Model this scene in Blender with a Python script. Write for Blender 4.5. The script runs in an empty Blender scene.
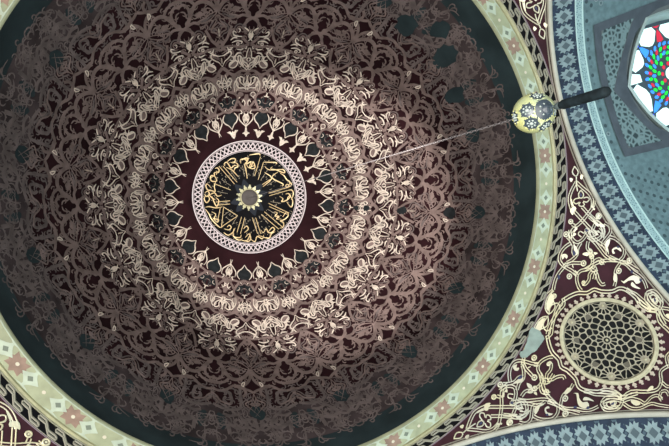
import bpy, math, random, bisect
from mathutils import Vector, Matrix
# strokes of the painted ornament, in 1/10000 of the angular radius seen from the point under the dome crown
DOME_S='''c 1505 0 1592 54 1647 121 1721 160 1785 142 1841 100
c 1400 299 1508 293 1591 236 1688 187 1803 210
f 1563 35 1663 122 1723 142 1786 121 1837 77 1842 0 1536 0
c 1515 314 1611 280 1704 276 1761 331 1673 345 1598 318
c 1579 367 1657 356 1733 374 1792 405
t 1858 0 1897 102 1871 218 1872 379
t 1897 102 1999 170 2119 232 2215 199 2270 113 2308 32
f 1904 0 1962 61 1964 148 2053 201 2139 174 2123 109 2195 67 2167 29
t 1872 379 1959 280 2062 239
T 1902 389 2010 413 2165 433
d 2192 296 49
d 1979 412 27
c 1868 247 1804 274 1792 230
t 2270 113 2301 231 2266 347 2227 449
c 1938 338 1998 369 2062 348 2019 305
c 2323 32 2414 72 2458 116 2517 161 2568 118 2515 73 2589 54 2657 37
c 2265 435 2310 392 2333 290 2416 248 2509 258 2547 308 2493 351 2440 336
c 2322 442 2435 403 2527 440
t 2245 215 2374 179 2498 205 2589 250 2647 324
c 2372 0 2423 59 2440 127 2504 107 2500 43 2584 0 2598 0
c 2418 0 2461 60 2489 0
T 2608 0 2694 109 2807 0
t 2694 109 2592 202 2483 177 2359 155 2232 167
c 2262 191 2403 194 2493 245 2412 282 2288 256
c 2274 226 2416 229
c 2340 477 2378 390 2471 324 2558 349 2522 413 2449 406
c 2328 544 2411 499 2506 501 2551 531
t 2551 539 2642 502 2673 379 2621 232 2694 109
s 2808 145 2765 218 2791 292 2858 336 2906 292 2867 210
c 2828 139 2880 175 2906 248 2934 307
c 2664 511 2783 409 2899 351 2994 368 2948 427 2845 439 2745 503
c 2748 453 2863 404 2960 398
c 2935 292 2999 298 3049 356 3037 439
c 2662 547 2791 533 2849 468 2924 451 2929 521 3030 557 3117 609
c 2837 556 2887 533 2916 574
c 2829 0 2929 63 2978 139 3052 218 3118 197 3085 121 3057 57 3055 0
c 2893 0 2954 0 3011 0
c 3014 210 2969 268 2916 239 2944 169
t 3164 0 3220 114 3208 290 3171 467 3188 621
T 3235 0 3294 69 3364 0
t 3294 69 3394 164 3520 227 3631 283
c 3282 254 3307 363 3268 472 3225 437
d 3235 378 28
c 3242 688 3357 625 3462 676
c 3298 687 3365 654 3419 683
c 3357 625 3452 558 3526 521 3589 446 3553 388 3487 392 3465 434
c 3454 641 3498 605 3550 551
c 3390 0 3500 33 3545 85 3573 161 3647 130 3710 51 3747 0
c 3454 0 3534 0 3617 0
c 3375 480 3397 376 3450 302 3515 315 3469 375
t 3194 620 3273 549 3375 480
c 3341 230 3384 318 3358 377
c 3218 143 3151 179 3154 238
c 3133 350 3108 438 3131 482
c 3491 0 3624 65 3648 144 3757 53 3882 0
c 3971 0 3834 152 3775 331 3830 404 3866 284 3932 171 3990 0
c 3761 220 3665 356 3736 398
t 3771 397 3813 529 3746 686 3641 822 3489 892
T 3972 0 4123 119 4213 293 4164 473 3949 591 3747 673
t 3756 686 3899 615 4098 617 4203 738 4138 852
t 4164 473 4274 602 4291 824 4261 959
t 4006 0 4226 49 4367 206 4367 419 4452 571 4486 748 4414 931
c 4023 123 4067 219 4005 279 3969 205
t 4061 343 3991 257 3934 392 3980 479
c 3921 659 4044 708 4065 797
t 4539 0 4473 103 4414 284 4367 419
c 4559 0 4716 55 4810 218 4926 131 5021 53 5148 -53
c 4655 -31 4789 0 4825 110 4906 0 5036 -55
c 4791 0 4838 47 4873 -35
t 4486 748 4512 568 4657 503 4798 531 4806 620 4702 679 4632 620
c 4499 949 4605 832 4729 767 4794 656 4833 551
c 4643 920 4738 825 4808 889
t 4424 283 4665 307 4917 345 4962 544 4904 771 4797 934
t 4367 206 4545 166 4642 250
s 4270 157 4326 235 4392 205
t 5164 -63 5182 127 5226 316 5094 423 5114 601 5048 762
T 5226 325 5372 278 5439 466 5330 667 5581 694
t 5200 -66 5420 -38 5491 117 5372 278
f 5055 897 5048 785 5163 724 5319 731 5422 782 5447 871
t 5196 461 5271 546 5335 496
t 5288 30 5363 91 5324 184'''
WISP_S='''t 4598 -869 4766 -767 4970 -580 5181 -333 5381 -167
t 5007 -497 5260 -537 5492 -344 5690 -438 5818 -238
t 4982 -1062 5154 -1130 5231 -1305 5152 -1469
t 5620 -581 5851 -414 5871 -239
t 5447 238 5666 352 5763 263 5624 470 5342 531 5230 766
t 5315 -911 5567 -982 5836 -938 5920 -709'''
PEND_S='''D 10776 1472 11007 1302 11302 1266 11512 1288 11639 1061 11819 945 12016 991
D 10820 1506 11126 1564 11424 1471 11718 1233 11993 1196 12354 1133
l 11030 1352 11239 1315 11382 1353 11254 1447 11089 1421
D 11897 796 12041 725 12210 820
D 11897 796 11915 963 12036 1034
E 9961 1425 10254 1353 10516 1325 10704 1375 10920 1112 11415 951 11739 773 11766 517 11620 268 11712 88 11825 0
D 11766 517 12006 587 12113 562
l 11415 951 11472 761 11577 737 11572 852
D 10776 1472 10482 1494 10224 1648 10167 1761 10446 1778 10761 1621
l 10367 1602 10507 1548 10597 1625 10495 1705
D 8388 1425 8337 1701
c 6397 3944 6570 3865 6570 3727 6417 3773 6402 3937
c 6587 3716 6673 3558 6808 3387
l 6425 3601 6519 3624 6526 3533 6474 3530
l 6681 3840 6769 3837 6766 3724 6692 3750
D 6652 3596 6640 3351 6669 3128 6795 2952 6985 2805
D 6652 3596 6885 3544 7160 3487 7335 3365 7428 3159
D 6885 2893 7136 2808 7443 2706 7717 2627 7950 2630
D 7391 3403 7430 3215 7387 2988 7306 2704 7208 2495 7157 2330 7180 2198 7242 2121
D 7134 3073 7415 2981 7680 2920 7921 2866 8065 2745 8097 2573
c 6879 3462 7005 3400 7023 3298 6942 3259 6870 3334 6879 3462
b 6914 3397 6978 3346 6968 3288 6915 3328
c 6947 3249 6847 3180 6827 3089 6923 3062 6999 3152
c 7057 3303 7145 3374 7234 3347 7194 3246 7090 3224
c 7025 3164 7016 3078 7110 3074 7169 3155 7091 3196
l 6843 2844 6905 2984 7002 2949 6974 2854 6991 2752 6913 2772
l 6702 3150 6826 3048 6914 2968 6842 2974 6747 3050
o 7011 2567 58
o 7730 3075 60
l 7356 3179 7413 3248 7493 3141 7520 3196
l 7199 2512 7289 2472 7239 2347 7323 2336 7254 2232
c 7503 2325 7371 2358 7400 2453 7528 2455 7514 2588 7600 2627 7678 2540 7764 2645 7874 2596 7802 2464
b 7525 2593 7604 2575 7570 2507 7510 2533
D 7082 2518 7199 2512
D 7717 2627 7714 2811 7736 2904
D 7218 2168 7149 2258 7098 2356
D 7149 2258 7291 2160 7459 2143 7569 2286 7611 2490 7627 2620
D 7637 2645 7780 2505 7982 2431 8188 2399 8286 2401
D 8097 2574 8012 2692 7873 2733
o 7043 2201 65
D 7110 2159 7252 2102 7394 2004 7459 1850 7576 1780
D 7556 2178 7539 1987 7597 1829 7528 1649 7419 1509
l 7377 2037 7503 2012 7609 1896 7568 1796 7463 1913
b 7452 1908 7554 1851 7528 1759 7456 1820
D 7419 1509 7395 1377 7342 1214 7316 1042 7336 851 7381 686
D 7283 2043 7181 1888 7131 1705 7162 1529 7280 1428 7480 1386 7667 1373 7869 1316
l 7177 1632 7270 1714 7365 1687 7361 1605 7288 1633 7270 1537
D 7365 1393 7533 1550 7756 1651 7850 1691
o 7891 1701 71
D 7745 2304 7796 2142 7911 2070 8020 1994 8140 1821 8103 1620 7925 1495 7859 1353 7916 1194 8056 1049 8174 996
l 7738 1912 7837 2017 7942 2010 7903 1923
l 8034 2103 8168 2134 8108 2049
c 7874 2144 7951 2129 8003 2090 7951 2038 7884 2078 7874 2144
o 8028 1978 63
o 7659 1208 66
o 8390 1957 68
b 7331 1129 7419 1078 7404 999 7338 1044
D 7859 1353 7732 1380
D 8246 1640 8204 1491 8250 1354 8208 1206 8121 1178
o 8134 1216 47
D 8273 1651 8416 1580 8519 1467 8677 1387 8770 1446
c 8156 1725 8240 1678 8260 1769 8361 1689 8282 1614 8188 1615 8156 1725
D 8140 1821 8273 2002 8512 1960
l 7602 1548 7679 1459 7609 1490
D 7381 686 7290 512
o 7709 3065 79
D 7455 2925 7666 2880 7824 2891 7973 2815 8050 2704 8034 2552 7890 2405 7654 2475 7517 2585
l 7759 2613 7862 2640 7926 2607 7876 2522 7860 2598
l 7592 2887 7759 2882 7849 2799 7728 2805
D 7968 2978 8146 2957 8256 2819 8205 2588 8182 2432 8376 2331 8456 2221
l 8241 2500 8333 2645 8375 2518 8386 2357 8489 2277 8365 2306
D 7677 2412 7935 2363 8174 2263 8415 2162 8662 2144 8873 2201
D 8877 2194 8954 2375 8885 2576 8686 2677 8463 2716 8287 2687
l 8828 2459 8660 2477 8579 2400 8665 2345 8603 2306 8531 2400 8614 2519 8757 2541
b 8635 2571 8712 2563 8690 2511 8637 2521
o 9192 2338 79
D 8880 2188 9093 2245 9347 2227 9604 2208
D 8002 1547 8170 1766 8404 1999 8671 2127 8873 2201
l 7804 2840 7881 2918 8031 2904 7972 2835
D 8535 2191 8773 2194 8963 2200 9158 2199 9448 2111 9685 2083 9900 2001 10081 1840
D 8963 2200 8914 2012 8924 1849 9031 1685 9070 1492
o 9005 1946 74
o 9182 2345 79
l 9174 1736 9277 1724 9371 1876 9498 2013 9699 2025 9802 1918 9692 1822 9563 1884 9409 1799 9323 1680
l 9553 1825 9555 1724 9704 1700 9903 1747 9721 1766
b 9741 2021 9824 2004 9815 1932 9748 1947
b 9349 2112 9440 2107 9444 2041 9369 2053
l 8905 1841 9036 1770 9066 1615 8952 1652
E 10144 1716 10327 1854 10611 1773 10761 1617 10749 1414
E 10144 1716 10212 1529 10430 1444 10706 1397
c 10284 1686 10423 1763 10579 1674 10581 1546 10419 1568 10284 1686
b 10416 1675 10531 1647 10513 1562
D 9474 1573 9631 1552 9830 1548 10057 1490 10286 1431 10543 1317
E 7760 513 7923 728 8111 895 8366 999 8523 1170 8751 1202 9074 1333 9243 1495 9472 1541 9880 1454 10095 1318 10409 1282 10713 1351 10868 1267 11149 1084
D 7759 -586 7850 -434 7783 -222 7715 196 7745 477
c 7379 685 7312 420 7377 151 7558 45 7639 285 7461 451
c 7554 -15 7512 -268 7676 -411 7807 -272
l 7352 -272 7495 -97 7527 -439 7371 -586
o 7480 -545 57'''
CAL_S='''b -448 -867 -223 -387
b -363 -844 -155 -412
b -667 -529 -345 -287
g -321 -833 -323 -883 -257 -904 -221 -814 -193 -753 -108 -788 -48 -754
g -295 -796 -202 -720 -150 -636 -99 -532
g -239 -914 -139 -951 -51 -921 -101 -846 -173 -881
g 44 -791 50 -870 140 -869 181 -797 120 -740 105 -578 93 -431
g 76 -856 172 -878 254 -849
g -547 -836 -494 -842 -468 -785 -500 -734 -535 -782
g -704 -658 -611 -685 -586 -566 -694 -590 -708 -665 -664 -712 -606 -684 -592 -751 -529 -739 -564 -702
g -615 -550 -675 -472 -689 -351 -756 -388 -841 -430 -857 -517 -818 -566 -757 -465
g -925 -388 -844 -401 -835 -315 -921 -304 -936 -362
g -842 -311 -714 -328 -675 -239 -573 -233
g -127 -883 -40 -814 -40 -740 -109 -729 -156 -668
g -861 -347 -803 -240 -748 -176
g 270 -922 484 -892 505 -844
b 507 -820 263 -435
b 534 -673 318 -334
b 129 -677 85 -427
g 156 -828 226 -845 162 -743 275 -771 213 -662 328 -665
g 158 -780 169 -680 232 -645 316 -753 327 -620 260 -606 183 -653
g 536 -681 807 -593 790 -555
g 541 -589 615 -475 909 -397 929 -316 865 -348 768 -430 650 -492 704 -525
g 502 -447 618 -274 369 -149
g 797 -375 622 -289 818 -82 785 -30
b 368 -196 568 -259
g 831 -334 898 -251 929 -148 983 -75 948 -10
b 450 30 905 33
b 446 92 854 98
g 905 33 1000 0 981 -69
g 854 98 965 115 977 213 891 332
o 901 -6 35
g 809 166 876 175 892 250 819 308
g -911 -334 -980 -265 -951 -167 -864 -225 -880 -325
g -794 -271 -787 -149 -760 -20 -674 -130 -718 -219
b -750 -123 -433 -59
b -759 -50 -456 10
g -1011 -79 -922 -68 -791 1 -639 22
b -622 27 -376 317
b -624 51 -810 447
b -393 321 -784 436
b -693 30 -869 327
g -1025 -39 -979 96 -961 222 -854 439 -766 436
g -909 56 -839 138 -903 216 -816 267 -871 317 -927 196
g -769 503 -674 558 -603 518 -631 460 -692 490
g -806 578 -737 668 -611 640 -525 559
g -558 564 -626 729 -498 802 -447 750
b -301 366 -520 670
b -236 402 -455 722
g -352 637 -260 598 -253 679 -364 727
g -487 869 -381 921 -283 842 -245 792
g -626 761 -542 851 -451 843
b -73 454 -90 843
b -4 477 -21 867
b 145 446 401 898
b 228 410 500 883
g -385 840 -270 783 -280 907 -364 948 -406 896
g -285 905 -212 1000 -120 897 -31 991 29 915
g 10 782 42 862 137 792 149 892 221 917 305 875 285 810 203 847 144 890
g -89 882 106 1022 205 943 298 927
b 378 254 748 614
b 369 330 697 629
g 441 480 495 529 423 576 509 613 427 653 533 686
g 581 654 703 566 707 664 594 722 496 721 552 788 505 885 424 877
g 664 173 720 254 667 306 794 310 845 247 908 220
g 890 229 915 349 872 463 822 484 777 342'''

# ------------------------------------------------------------------ basics
U = 7.0            # one unit of the survey below = 7 m
EYE = 1.6          # height of the survey point on the dome axis above the floor
ZS, RA, SQ = 0.145, 0.823, 0.712      # arch centre height, arch radius, half side of the square bay
RP = math.hypot(SQ, RA)               # radius of the pendentive sphere
RI = 0.646                            # inner radius of the dome at its lip
Z0, HA = 1.06, 2.25                   # springing and crown heights of the dome
rnd = random.Random(7)
col = bpy.context.scene.collection

def W(p, d=0.0):
    """survey point -> metres, moved d metres towards the survey point"""
    x, y, z = p
    L = math.sqrt(x*x + y*y + z*z) * U
    k = U * (1 - d / L)
    return Vector((x*k, y*k, z*k + EYE))

# dome: angular radius Q = rho / z  ->  z
_tab = []
for i in range(1501):
    z = 1.0 + (HA - 1.0) * i / 1500
    rho = RI if z <= Z0 else RI * math.sqrt(max(0.0, 1 - ((z - Z0)/(HA - Z0))**2))
    _tab.append((rho / z, z, rho))
_tab.reverse()
_qs = [t[0] for t in _tab]
def domez(q):
    q = min(max(q, 0.0), _qs[-1])
    i = min(max(bisect.bisect_left(_qs, q), 1), len(_qs) - 1)
    a, b = _tab[i-1], _tab[i]
    t = 0 if b[0] == a[0] else (q - a[0]) / (b[0] - a[0])
    return a[1] + (b[1] - a[1]) * t
def dome(qx, qy, d=0.0):
    z = domez(math.hypot(qx, qy))
    return W((qx*z, qy*z, z), d)
def pend(qx, qy, d=0.0):
    # ray from the survey point to the pendentive sphere
    a = qx*qx + qy*qy + 1
    b = -2*ZS
    c = ZS*ZS - RP*RP
    z = (-b + math.sqrt(b*b - 4*a*c)) / (2*a)
    return W((qx*z, qy*z, z), d)

class MB:
    def __init__(s):
        s.v = []; s.f = []; s.m = []; s.mats = []; s.sm = []
    def mi(s, mat):
        if mat not in s.mats: s.mats.append(mat)
        return s.mats.index(mat)
    def face(s, pts, mat, smooth=False):
        n = len(s.v); s.v += [tuple(p) for p in pts]
        s.f.append(tuple(range(n, n + len(pts)))); s.m.append(s.mi(mat)); s.sm.append(smooth)
    def grid(s, rows, mat, smooth=True, wrap=False):
        n = len(s.v); k = len(rows[0]); i = s.mi(mat)
        for r in rows: s.v += [tuple(p) for p in r]
        for a in range(len(rows) - 1):
            for b in range(k if wrap else k - 1):
                c = (b + 1) % k
                s.f.append((n + a*k + b, n + a*k + c, n + (a+1)*k + c, n + (a+1)*k + b))
                s.m.append(i); s.sm.append(smooth)
    def build(s, name, parent=None, flip=False):
        me = bpy.data.meshes.new(name)
        me.from_pydata(s.v, [], [f[::-1] for f in s.f] if flip else s.f)
        for m in s.mats: me.materials.append(m)
        me.polygons.foreach_set('material_index', s.m)
        me.polygons.foreach_set('use_smooth', s.sm)
        me.update()
        o = bpy.data.objects.new(name, me); col.objects.link(o)
        if parent: o.parent = parent
        return o

def tag(o, label, cat=None, kind=None, group=None):
    o['label'] = label
    if cat: o['category'] = cat
    if kind: o['kind'] = kind
    if group: o['group'] = group
    return o
def empty(name, loc=(0, 0, 0)):
    o = bpy.data.objects.new(name, None); o.location = loc; col.objects.link(o)
    return o

# ------------------------------------------------------------------ 2-D strokes
def smooth(P, closed=False, n=3):
    if len(P) < 3: return P
    out = []
    m = len(P)
    rng = range(m if closed else m - 1)
    for i in rng:
        p1, p2 = P[i], P[(i+1) % m]
        p0 = P[i-1] if (i > 0 or closed) else p1
        p3 = P[(i+2) % m] if (i + 2 < m or closed) else p2
        for j in range(n):
            t = j / n
            out.append(tuple(0.5*((2*p1[k]) + (-p0[k]+p2[k])*t + (2*p0[k]-5*p1[k]+4*p2[k]-p3[k])*t*t
                       + (-p0[k]+3*p1[k]-3*p2[k]+p3[k])*t*t*t) for k in (0, 1)))
    if not closed: out.append(P[-1])
    return out
def normals(P, closed=False):
    N = []; m = len(P)
    for i in range(m):
        a = P[i-1] if (i or closed) else P[i]
        b = P[(i+1) % m] if (i < m-1 or closed) else P[i]
        dx, dy = b[0]-a[0], b[1]-a[1]; L = math.hypot(dx, dy) or 1e-9
        N.append((-dy/L, dx/L))
    return N
def ribbon(mb, P, w, fn, mat, d0=0.006, d1=0.018, closed=False, taper=0.0):
    """a low ridge along the 2-D path P, fn(x, y, d) puts it on the surface"""
    if closed: P = P + [P[0]]
    N = normals(P)
    if closed:
        N[0] = N[-1] = normals(P[:-1], True)[0]
    rows = []; m = len(P)
    for i, (p, n) in enumerate(zip(P, N)):
        h = w / 2
        if taper and not closed:
            e = min(i, m-1-i) / max(1, (m-1)/2)
            h *= taper + (1-taper) * min(1, e*1.6)
        rows.append([fn(p[0]-n[0]*h, p[1]-n[1]*h, d0), fn(p[0], p[1], d1), fn(p[0]+n[0]*h, p[1]+n[1]*h, d0)])
    mb.grid(rows, mat, True)
def offset(P, d):
    return [(p[0]+n[0]*d, p[1]+n[1]*d) for p, n in zip(P, normals(P))]
def fill(mb, P, fn, mat, d=0.005):
    mb.face([fn(x, y, d) for x, y in P], mat)
def ring(x, y, r, n=12):
    return [(x + r*math.cos(2*math.pi*i/n), y + r*math.sin(2*math.pi*i/n)) for i in range(n)]
def parse(s):
    out = []
    for ln in s.strip().splitlines():
        t = ln.split(); v = [int(a)/10000 for a in t[1:]]
        out.append((t[0], v if t[0] in 'od' else [(v[i], v[i+1]) for i in range(0, len(v), 2)]))
    return out
def xf(P, ang, mir):
    c, s = math.cos(ang), math.sin(ang)
    return [(x*c - y*mir*s, x*s + y*mir*c) for x, y in P]

# ------------------------------------------------------------------ materials
def mat(name, rgb, rough=0.6, metal=0.0, spec=0.4, noise=0.0, nscale=3.0, rgb2=None, bump=0.0, emit=0.0):
    m = bpy.data.materials.new(name); m.use_nodes = True
    nt = m.node_tree; b = nt.nodes['Principled BSDF']
    b.inputs['Roughness'].default_value = rough
    b.inputs['Metallic'].default_value = metal
    b.inputs['Specular IOR Level'].default_value = spec
    b.inputs['Base Color'].default_value = (*rgb, 1)
    if emit:
        b.inputs['Emission Color'].default_value = (*rgb, 1)
        b.inputs['Emission Strength'].default_value = emit
    if noise or rgb2:
        tc = nt.nodes.new('ShaderNodeTexCoord'); n = nt.nodes.new('ShaderNodeTexNoise')
        n.inputs['Scale'].default_value = nscale; n.inputs['Detail'].default_value = 5
        nt.links.new(tc.outputs['Object'], n.inputs['Vector'])
        r = nt.nodes.new('ShaderNodeValToRGB')
        r.color_ramp.elements[0].position = 0.35; r.color_ramp.elements[1].position = 0.65
        c2 = rgb2 or tuple(min(1, c*(1+noise)) for c in rgb)
        c1 = rgb if rgb2 else tuple(c*(1-noise) for c in rgb)
        r.color_ramp.elements[0].color = (*c1, 1); r.color_ramp.elements[1].color = (*c2, 1)
        nt.links.new(n.outputs['Fac'], r.inputs['Fac'])
        nt.links.new(r.outputs['Color'], b.inputs['Base Color'])
        if emit: nt.links.new(r.outputs['Color'], b.inputs['Emission Color'])
        if bump:
            bp = nt.nodes.new('ShaderNodeBump'); bp.inputs['Strength'].default_value = bump
            nt.links.new(n.outputs['Fac'], bp.inputs['Height']); nt.links.new(bp.outputs['Normal'], b.inputs['Normal'])
    return m
def webmat(name, light, dark, scale, lo, hi, rough=0.6):
    """pierced lace: dark eyes in a pale web"""
    m = bpy.data.materials.new(name); m.use_nodes = True
    nt = m.node_tree; b = nt.nodes['Principled BSDF']; b.inputs['Roughness'].default_value = rough
    tc = nt.nodes.new('ShaderNodeTexCoord'); v = nt.nodes.new('ShaderNodeTexVoronoi')
    v.feature = 'DISTANCE_TO_EDGE'; v.inputs['Scale'].default_value = scale; v.inputs['Randomness'].default_value = 0.85
    nt.links.new(tc.outputs['Object'], v.inputs['Vector'])
    r = nt.nodes.new('ShaderNodeValToRGB')
    r.color_ramp.elements[0].position = lo; r.color_ramp.elements[1].position = hi
    r.color_ramp.elements[0].color = (*light, 1); r.color_ramp.elements[1].color = (*dark, 1)
    nt.links.new(v.outputs['Distance'], r.inputs['Fac']); nt.links.new(r.outputs['Color'], b.inputs['Base Color'])
    return m
M = dict(
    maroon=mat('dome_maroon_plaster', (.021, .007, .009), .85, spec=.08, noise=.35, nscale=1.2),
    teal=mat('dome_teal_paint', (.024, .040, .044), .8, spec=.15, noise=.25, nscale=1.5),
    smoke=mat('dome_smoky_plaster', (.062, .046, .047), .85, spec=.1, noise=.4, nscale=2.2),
    slate=mat('slate_blue_paint', (.018, .021, .023), .85, spec=.08, noise=.3, nscale=6),
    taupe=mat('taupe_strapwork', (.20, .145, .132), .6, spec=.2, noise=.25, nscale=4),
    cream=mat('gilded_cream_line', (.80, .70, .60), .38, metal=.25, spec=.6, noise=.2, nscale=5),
    dusk=mat('dimmed_strapwork', (.135, .105, .10), .7, noise=.3, nscale=4),  # strap taupe darkened, the dim outer zone put into the colour
    pmaroon=mat('pendentive_maroon', (.040, .010, .016), .7, spec=.2, noise=.25, nscale=3),
    pgold=mat('pendentive_gilding', (.68, .60, .38), .35, metal=.3, spec=.6, rgb2=(.56, .54, .45), nscale=1.3),
    navy=mat('navy_paint', (.020, .028, .085), .5),
    black=mat('black_paint', (.003, .003, .004), .7, spec=.1),
    lilac=mat('pale_lilac_line', (.62, .54, .55), .45),
    letter=mat('gilded_lettering', (.80, .62, .34), .35, metal=.3, spec=.6),
    dimgold=mat('dim_gold_flecks', (.32, .28, .21), .6),
    bluegrey=mat('blue_grey_petal', (.022, .026, .034), .85, spec=.1),
    boss=mat('hub_brown', (.05, .04, .035), .6),
    sage=mat('sage_frieze', (.36, .38, .24), .6, noise=.14, nscale=5),
    mint=mat('mint_frieze', (.48, .54, .42), .6, noise=.1, nscale=7),
    pink=mat('terracotta_frieze', (.29, .19, .14), .6, noise=.16, nscale=7),
    fgrey=mat('frieze_grey_green', (.17, .20, .15), .6),
    dot=mat('frieze_dot', (.66, .60, .46), .6),
    olive=mat('olive_gilt_moulding', (.42, .40, .24), .4, metal=.2, noise=.15, nscale=4),
    plait=mat('plait_line', (.36, .34, .27), .5),
    violet=mat('violet_line', (.22, .16, .19), .6),
    border=mat('arch_border_cream', (.48, .45, .37), .5, noise=.15, nscale=3),
    steel=mat('soffit_navy', (.020, .032, .060), .55, noise=.25, nscale=5),
    pale=mat('soffit_pale_blue', (.26, .33, .34), .55, noise=.15, nscale=5),
    greyd=mat('soffit_grey_diamond', (.09, .12, .135), .55),
    midblue=mat('soffit_mid_blue', (.075, .11, .14), .55),
    lace=webmat('lace_border', (.36, .50, .50), (.12, .20, .22), 26, .08, .30),
    rim=mat('lace_rim', (.42, .58, .56), .5),
    field=mat('vault_blue_grey', (.135, .21, .225), .6, noise=.16, nscale=9),
    spot=mat('vault_dark_dot', (.045, .075, .085), .6),
    spot2=mat('vault_grey_dot', (.085, .135, .15), .6),
    band=mat('vault_grey_strap', (.078, .092, .11), .6, noise=.15, nscale=4),
    panel=webmat('vault_lace_panel', (.19, .27, .275), (.025, .045, .05), 10, .10, .26),
    frame=mat('window_frame', (.40, .50, .48), .4),
    lead=mat('window_lead', (.07, .10, .12), .5),
    grille=mat('grille_stone', (.37, .33, .24), .55, noise=.2, nscale=10),
    gfill=mat('grille_filled_cell', (.12, .105, .075), .6),
    gring=mat('grille_ring', (.50, .45, .30), .45, noise=.15, nscale=10),
    gpetal=mat('grille_petal', (.52, .43, .34), .5),
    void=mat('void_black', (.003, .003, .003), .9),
    patch=mat('bare_plaster', (.27, .34, .30), .7, noise=.12, nscale=8),
    stone=mat('grey_stone', (.18, .18, .17), .8, noise=.2, nscale=2),
    glaze=mat('yellow_glaze', (.33, .33, .12), .3, spec=.6, rgb2=(.24, .28, .17), nscale=12),
    dark=mat('ball_dark_blue', (.025, .035, .045), .3),
    bead=mat('ball_grey_bead', (.22, .26, .24), .3),
    chain=mat('pale_metal_chain', (.15, .135, .135), .45, metal=.3),
    tassel=mat('dark_silk_tassel', (.005, .009, .011), .85, spec=.12, noise=.4, nscale=40),
    tassel2=mat('silk_tassel_collar', (.035, .05, .05), .8),
)
def lit(name, rgb, s):
    return mat(name, rgb, .2, emit=s)
G = dict(white=lit('glass_white', (.74, 1.0, .93), .85), blue=lit('glass_blue', (.03, .04, .95), .9),
         sky=lit('glass_sky_blue', (.05, .27, .95), .9), red=lit('glass_red', (.60, .03, .06), .75),
         green=lit('glass_green', (.02, .75, .06), .8))

# ------------------------------------------------------------------ dome (structure)
PH = math.radians(1.5)
CELL = math.radians(22.5)
mb = MB()
def ringrow(q, n=192): return [dome(q*math.cos(2*math.pi*i/n), q*math.sin(2*math.pi*i/n)) for i in range(n)]
qsteps = [0.0005, .03, .06, .09, .12] + [.15 + .0155*i for i in range(23)]
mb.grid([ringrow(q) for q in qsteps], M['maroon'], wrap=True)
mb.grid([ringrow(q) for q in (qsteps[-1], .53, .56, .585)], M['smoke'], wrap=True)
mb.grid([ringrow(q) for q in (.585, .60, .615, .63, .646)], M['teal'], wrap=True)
def jitter(P, a):
    return [(x + rnd.uniform(-a, a), y + rnd.uniform(-a, a)) for x, y in P]
DS = parse(DOME_S)
WS = parse(WISP_S)
for k in range(16):
    for mir in (1, -1):
        a = PH + k*CELL
        for kind, v in DS:
            if kind == 'd':
                c = xf([(v[0], v[1])], a, mir)[0]
                fill(mb, ring(c[0], c[1], v[2], 9), dome, M['taupe'], .022)
                ribbon(mb, ring(c[0], c[1], v[2], 9), .0016, dome, M['cream'] if rnd.random() < .3 else M['taupe'], .022, .03, closed=True)
                continue
            q = math.hypot(*v[len(v)//2])
            far = q > .47
            P = xf(v, a, mir)
            if kind == 'f':
                fill(mb, smooth(P, True, 2), dome, M['slate'] if not far else M['teal'], .006)
            elif kind in 'tT':
                w = (.0046 if kind == 't' else .0062) * (0.8 + q*1.2)
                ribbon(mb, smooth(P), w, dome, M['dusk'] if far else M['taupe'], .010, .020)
                if not far:   # fine outline on each side of the strap
                    pass
            elif kind == 's':
                fill(mb, smooth(P, True, 2), dome, M['taupe'], .022)
                ribbon(mb, smooth(P, True, 2), .0026, dome, M['cream'], .024, .034, closed=True)
            else:
                w = .0025 * (0.75 + q*1.3)
                # cream up to the third ring of palmettes, darker beyond: lit zone painted in
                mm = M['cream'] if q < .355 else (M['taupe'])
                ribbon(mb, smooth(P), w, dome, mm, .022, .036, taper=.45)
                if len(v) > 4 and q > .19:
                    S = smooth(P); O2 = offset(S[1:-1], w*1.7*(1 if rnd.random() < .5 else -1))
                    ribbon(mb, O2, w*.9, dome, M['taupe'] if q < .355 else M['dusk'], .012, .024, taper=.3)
# small curling tendrils that fill the ground between the straps
tend = []
for i in range(230):
    q = math.sqrt(rnd.uniform(.185**2, .59**2)); t = rnd.uniform(.02, .98)*CELL/2
    sz = rnd.uniform(.006, .0105)*(.75 + q)*(1.5 if q > .48 else 1); b = rnd.uniform(0, 2*math.pi); cw = rnd.choice((1, -1)); turn = rnd.uniform(2.2, 4.6)
    P = []; x, y = q*math.cos(t), q*math.sin(t)
    for j in range(8):
        P.append((x, y)); st_ = sz*.33*(1 - j*.085); x += st_*math.cos(b); y += st_*math.sin(b); b += cw*turn/7
    tend.append((q, P, rnd.random()))
for k in range(16):
    for mir in (1, -1):
        for q, P, g in tend:
            P2 = xf(P, PH + k*CELL, mir)
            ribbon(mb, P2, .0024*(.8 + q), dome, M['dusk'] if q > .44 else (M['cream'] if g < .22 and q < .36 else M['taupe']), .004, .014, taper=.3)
# wisps of dimmed strap colour in the smoky outer zone
for k in range(16):
    for mir in (1, -1):
        a = PH + k*CELL
        for kind, v in WS:
            P = xf(v, a, mir)
            ribbon(mb, smooth(jitter(P, .004)), .0036, dome, M['dusk'], .008, .014, taper=.3)
# dark eyes in the outer zone
for k in range(16):
    for q, off, r in ((.505, 0, .017),):
        a = PH + (k + off)*CELL
        cx, cy = q*math.cos(a), q*math.sin(a)
        fill(mb, [(cx + (x-cx)*rnd.uniform(.8, 1.2), cy + (y-cy)*rnd.uniform(.8, 1.2)) for x, y in ring(cx, cy, r, 14)], dome, M['teal'], .028)
for q, an, r in ((.442, 24, .015), (.334, 24, .0105), (.255, 24, .007), (.233, 24, .006), (.497, -11, .022), (.521, -22, .026), (.499, -35, .024), (.545, -28, .022)):
    a = math.radians(an); cx, cy = q*math.cos(a), q*math.sin(a)
    fill(mb, [(cx + (x-cx)*rnd.uniform(.75, 1.2), cy + (y-cy)*rnd.uniform(.75, 1.2)) for x, y in ring(cx, cy, r, 16)], dome, M['slate'] if q < .45 else M['teal'], .038)
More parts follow.
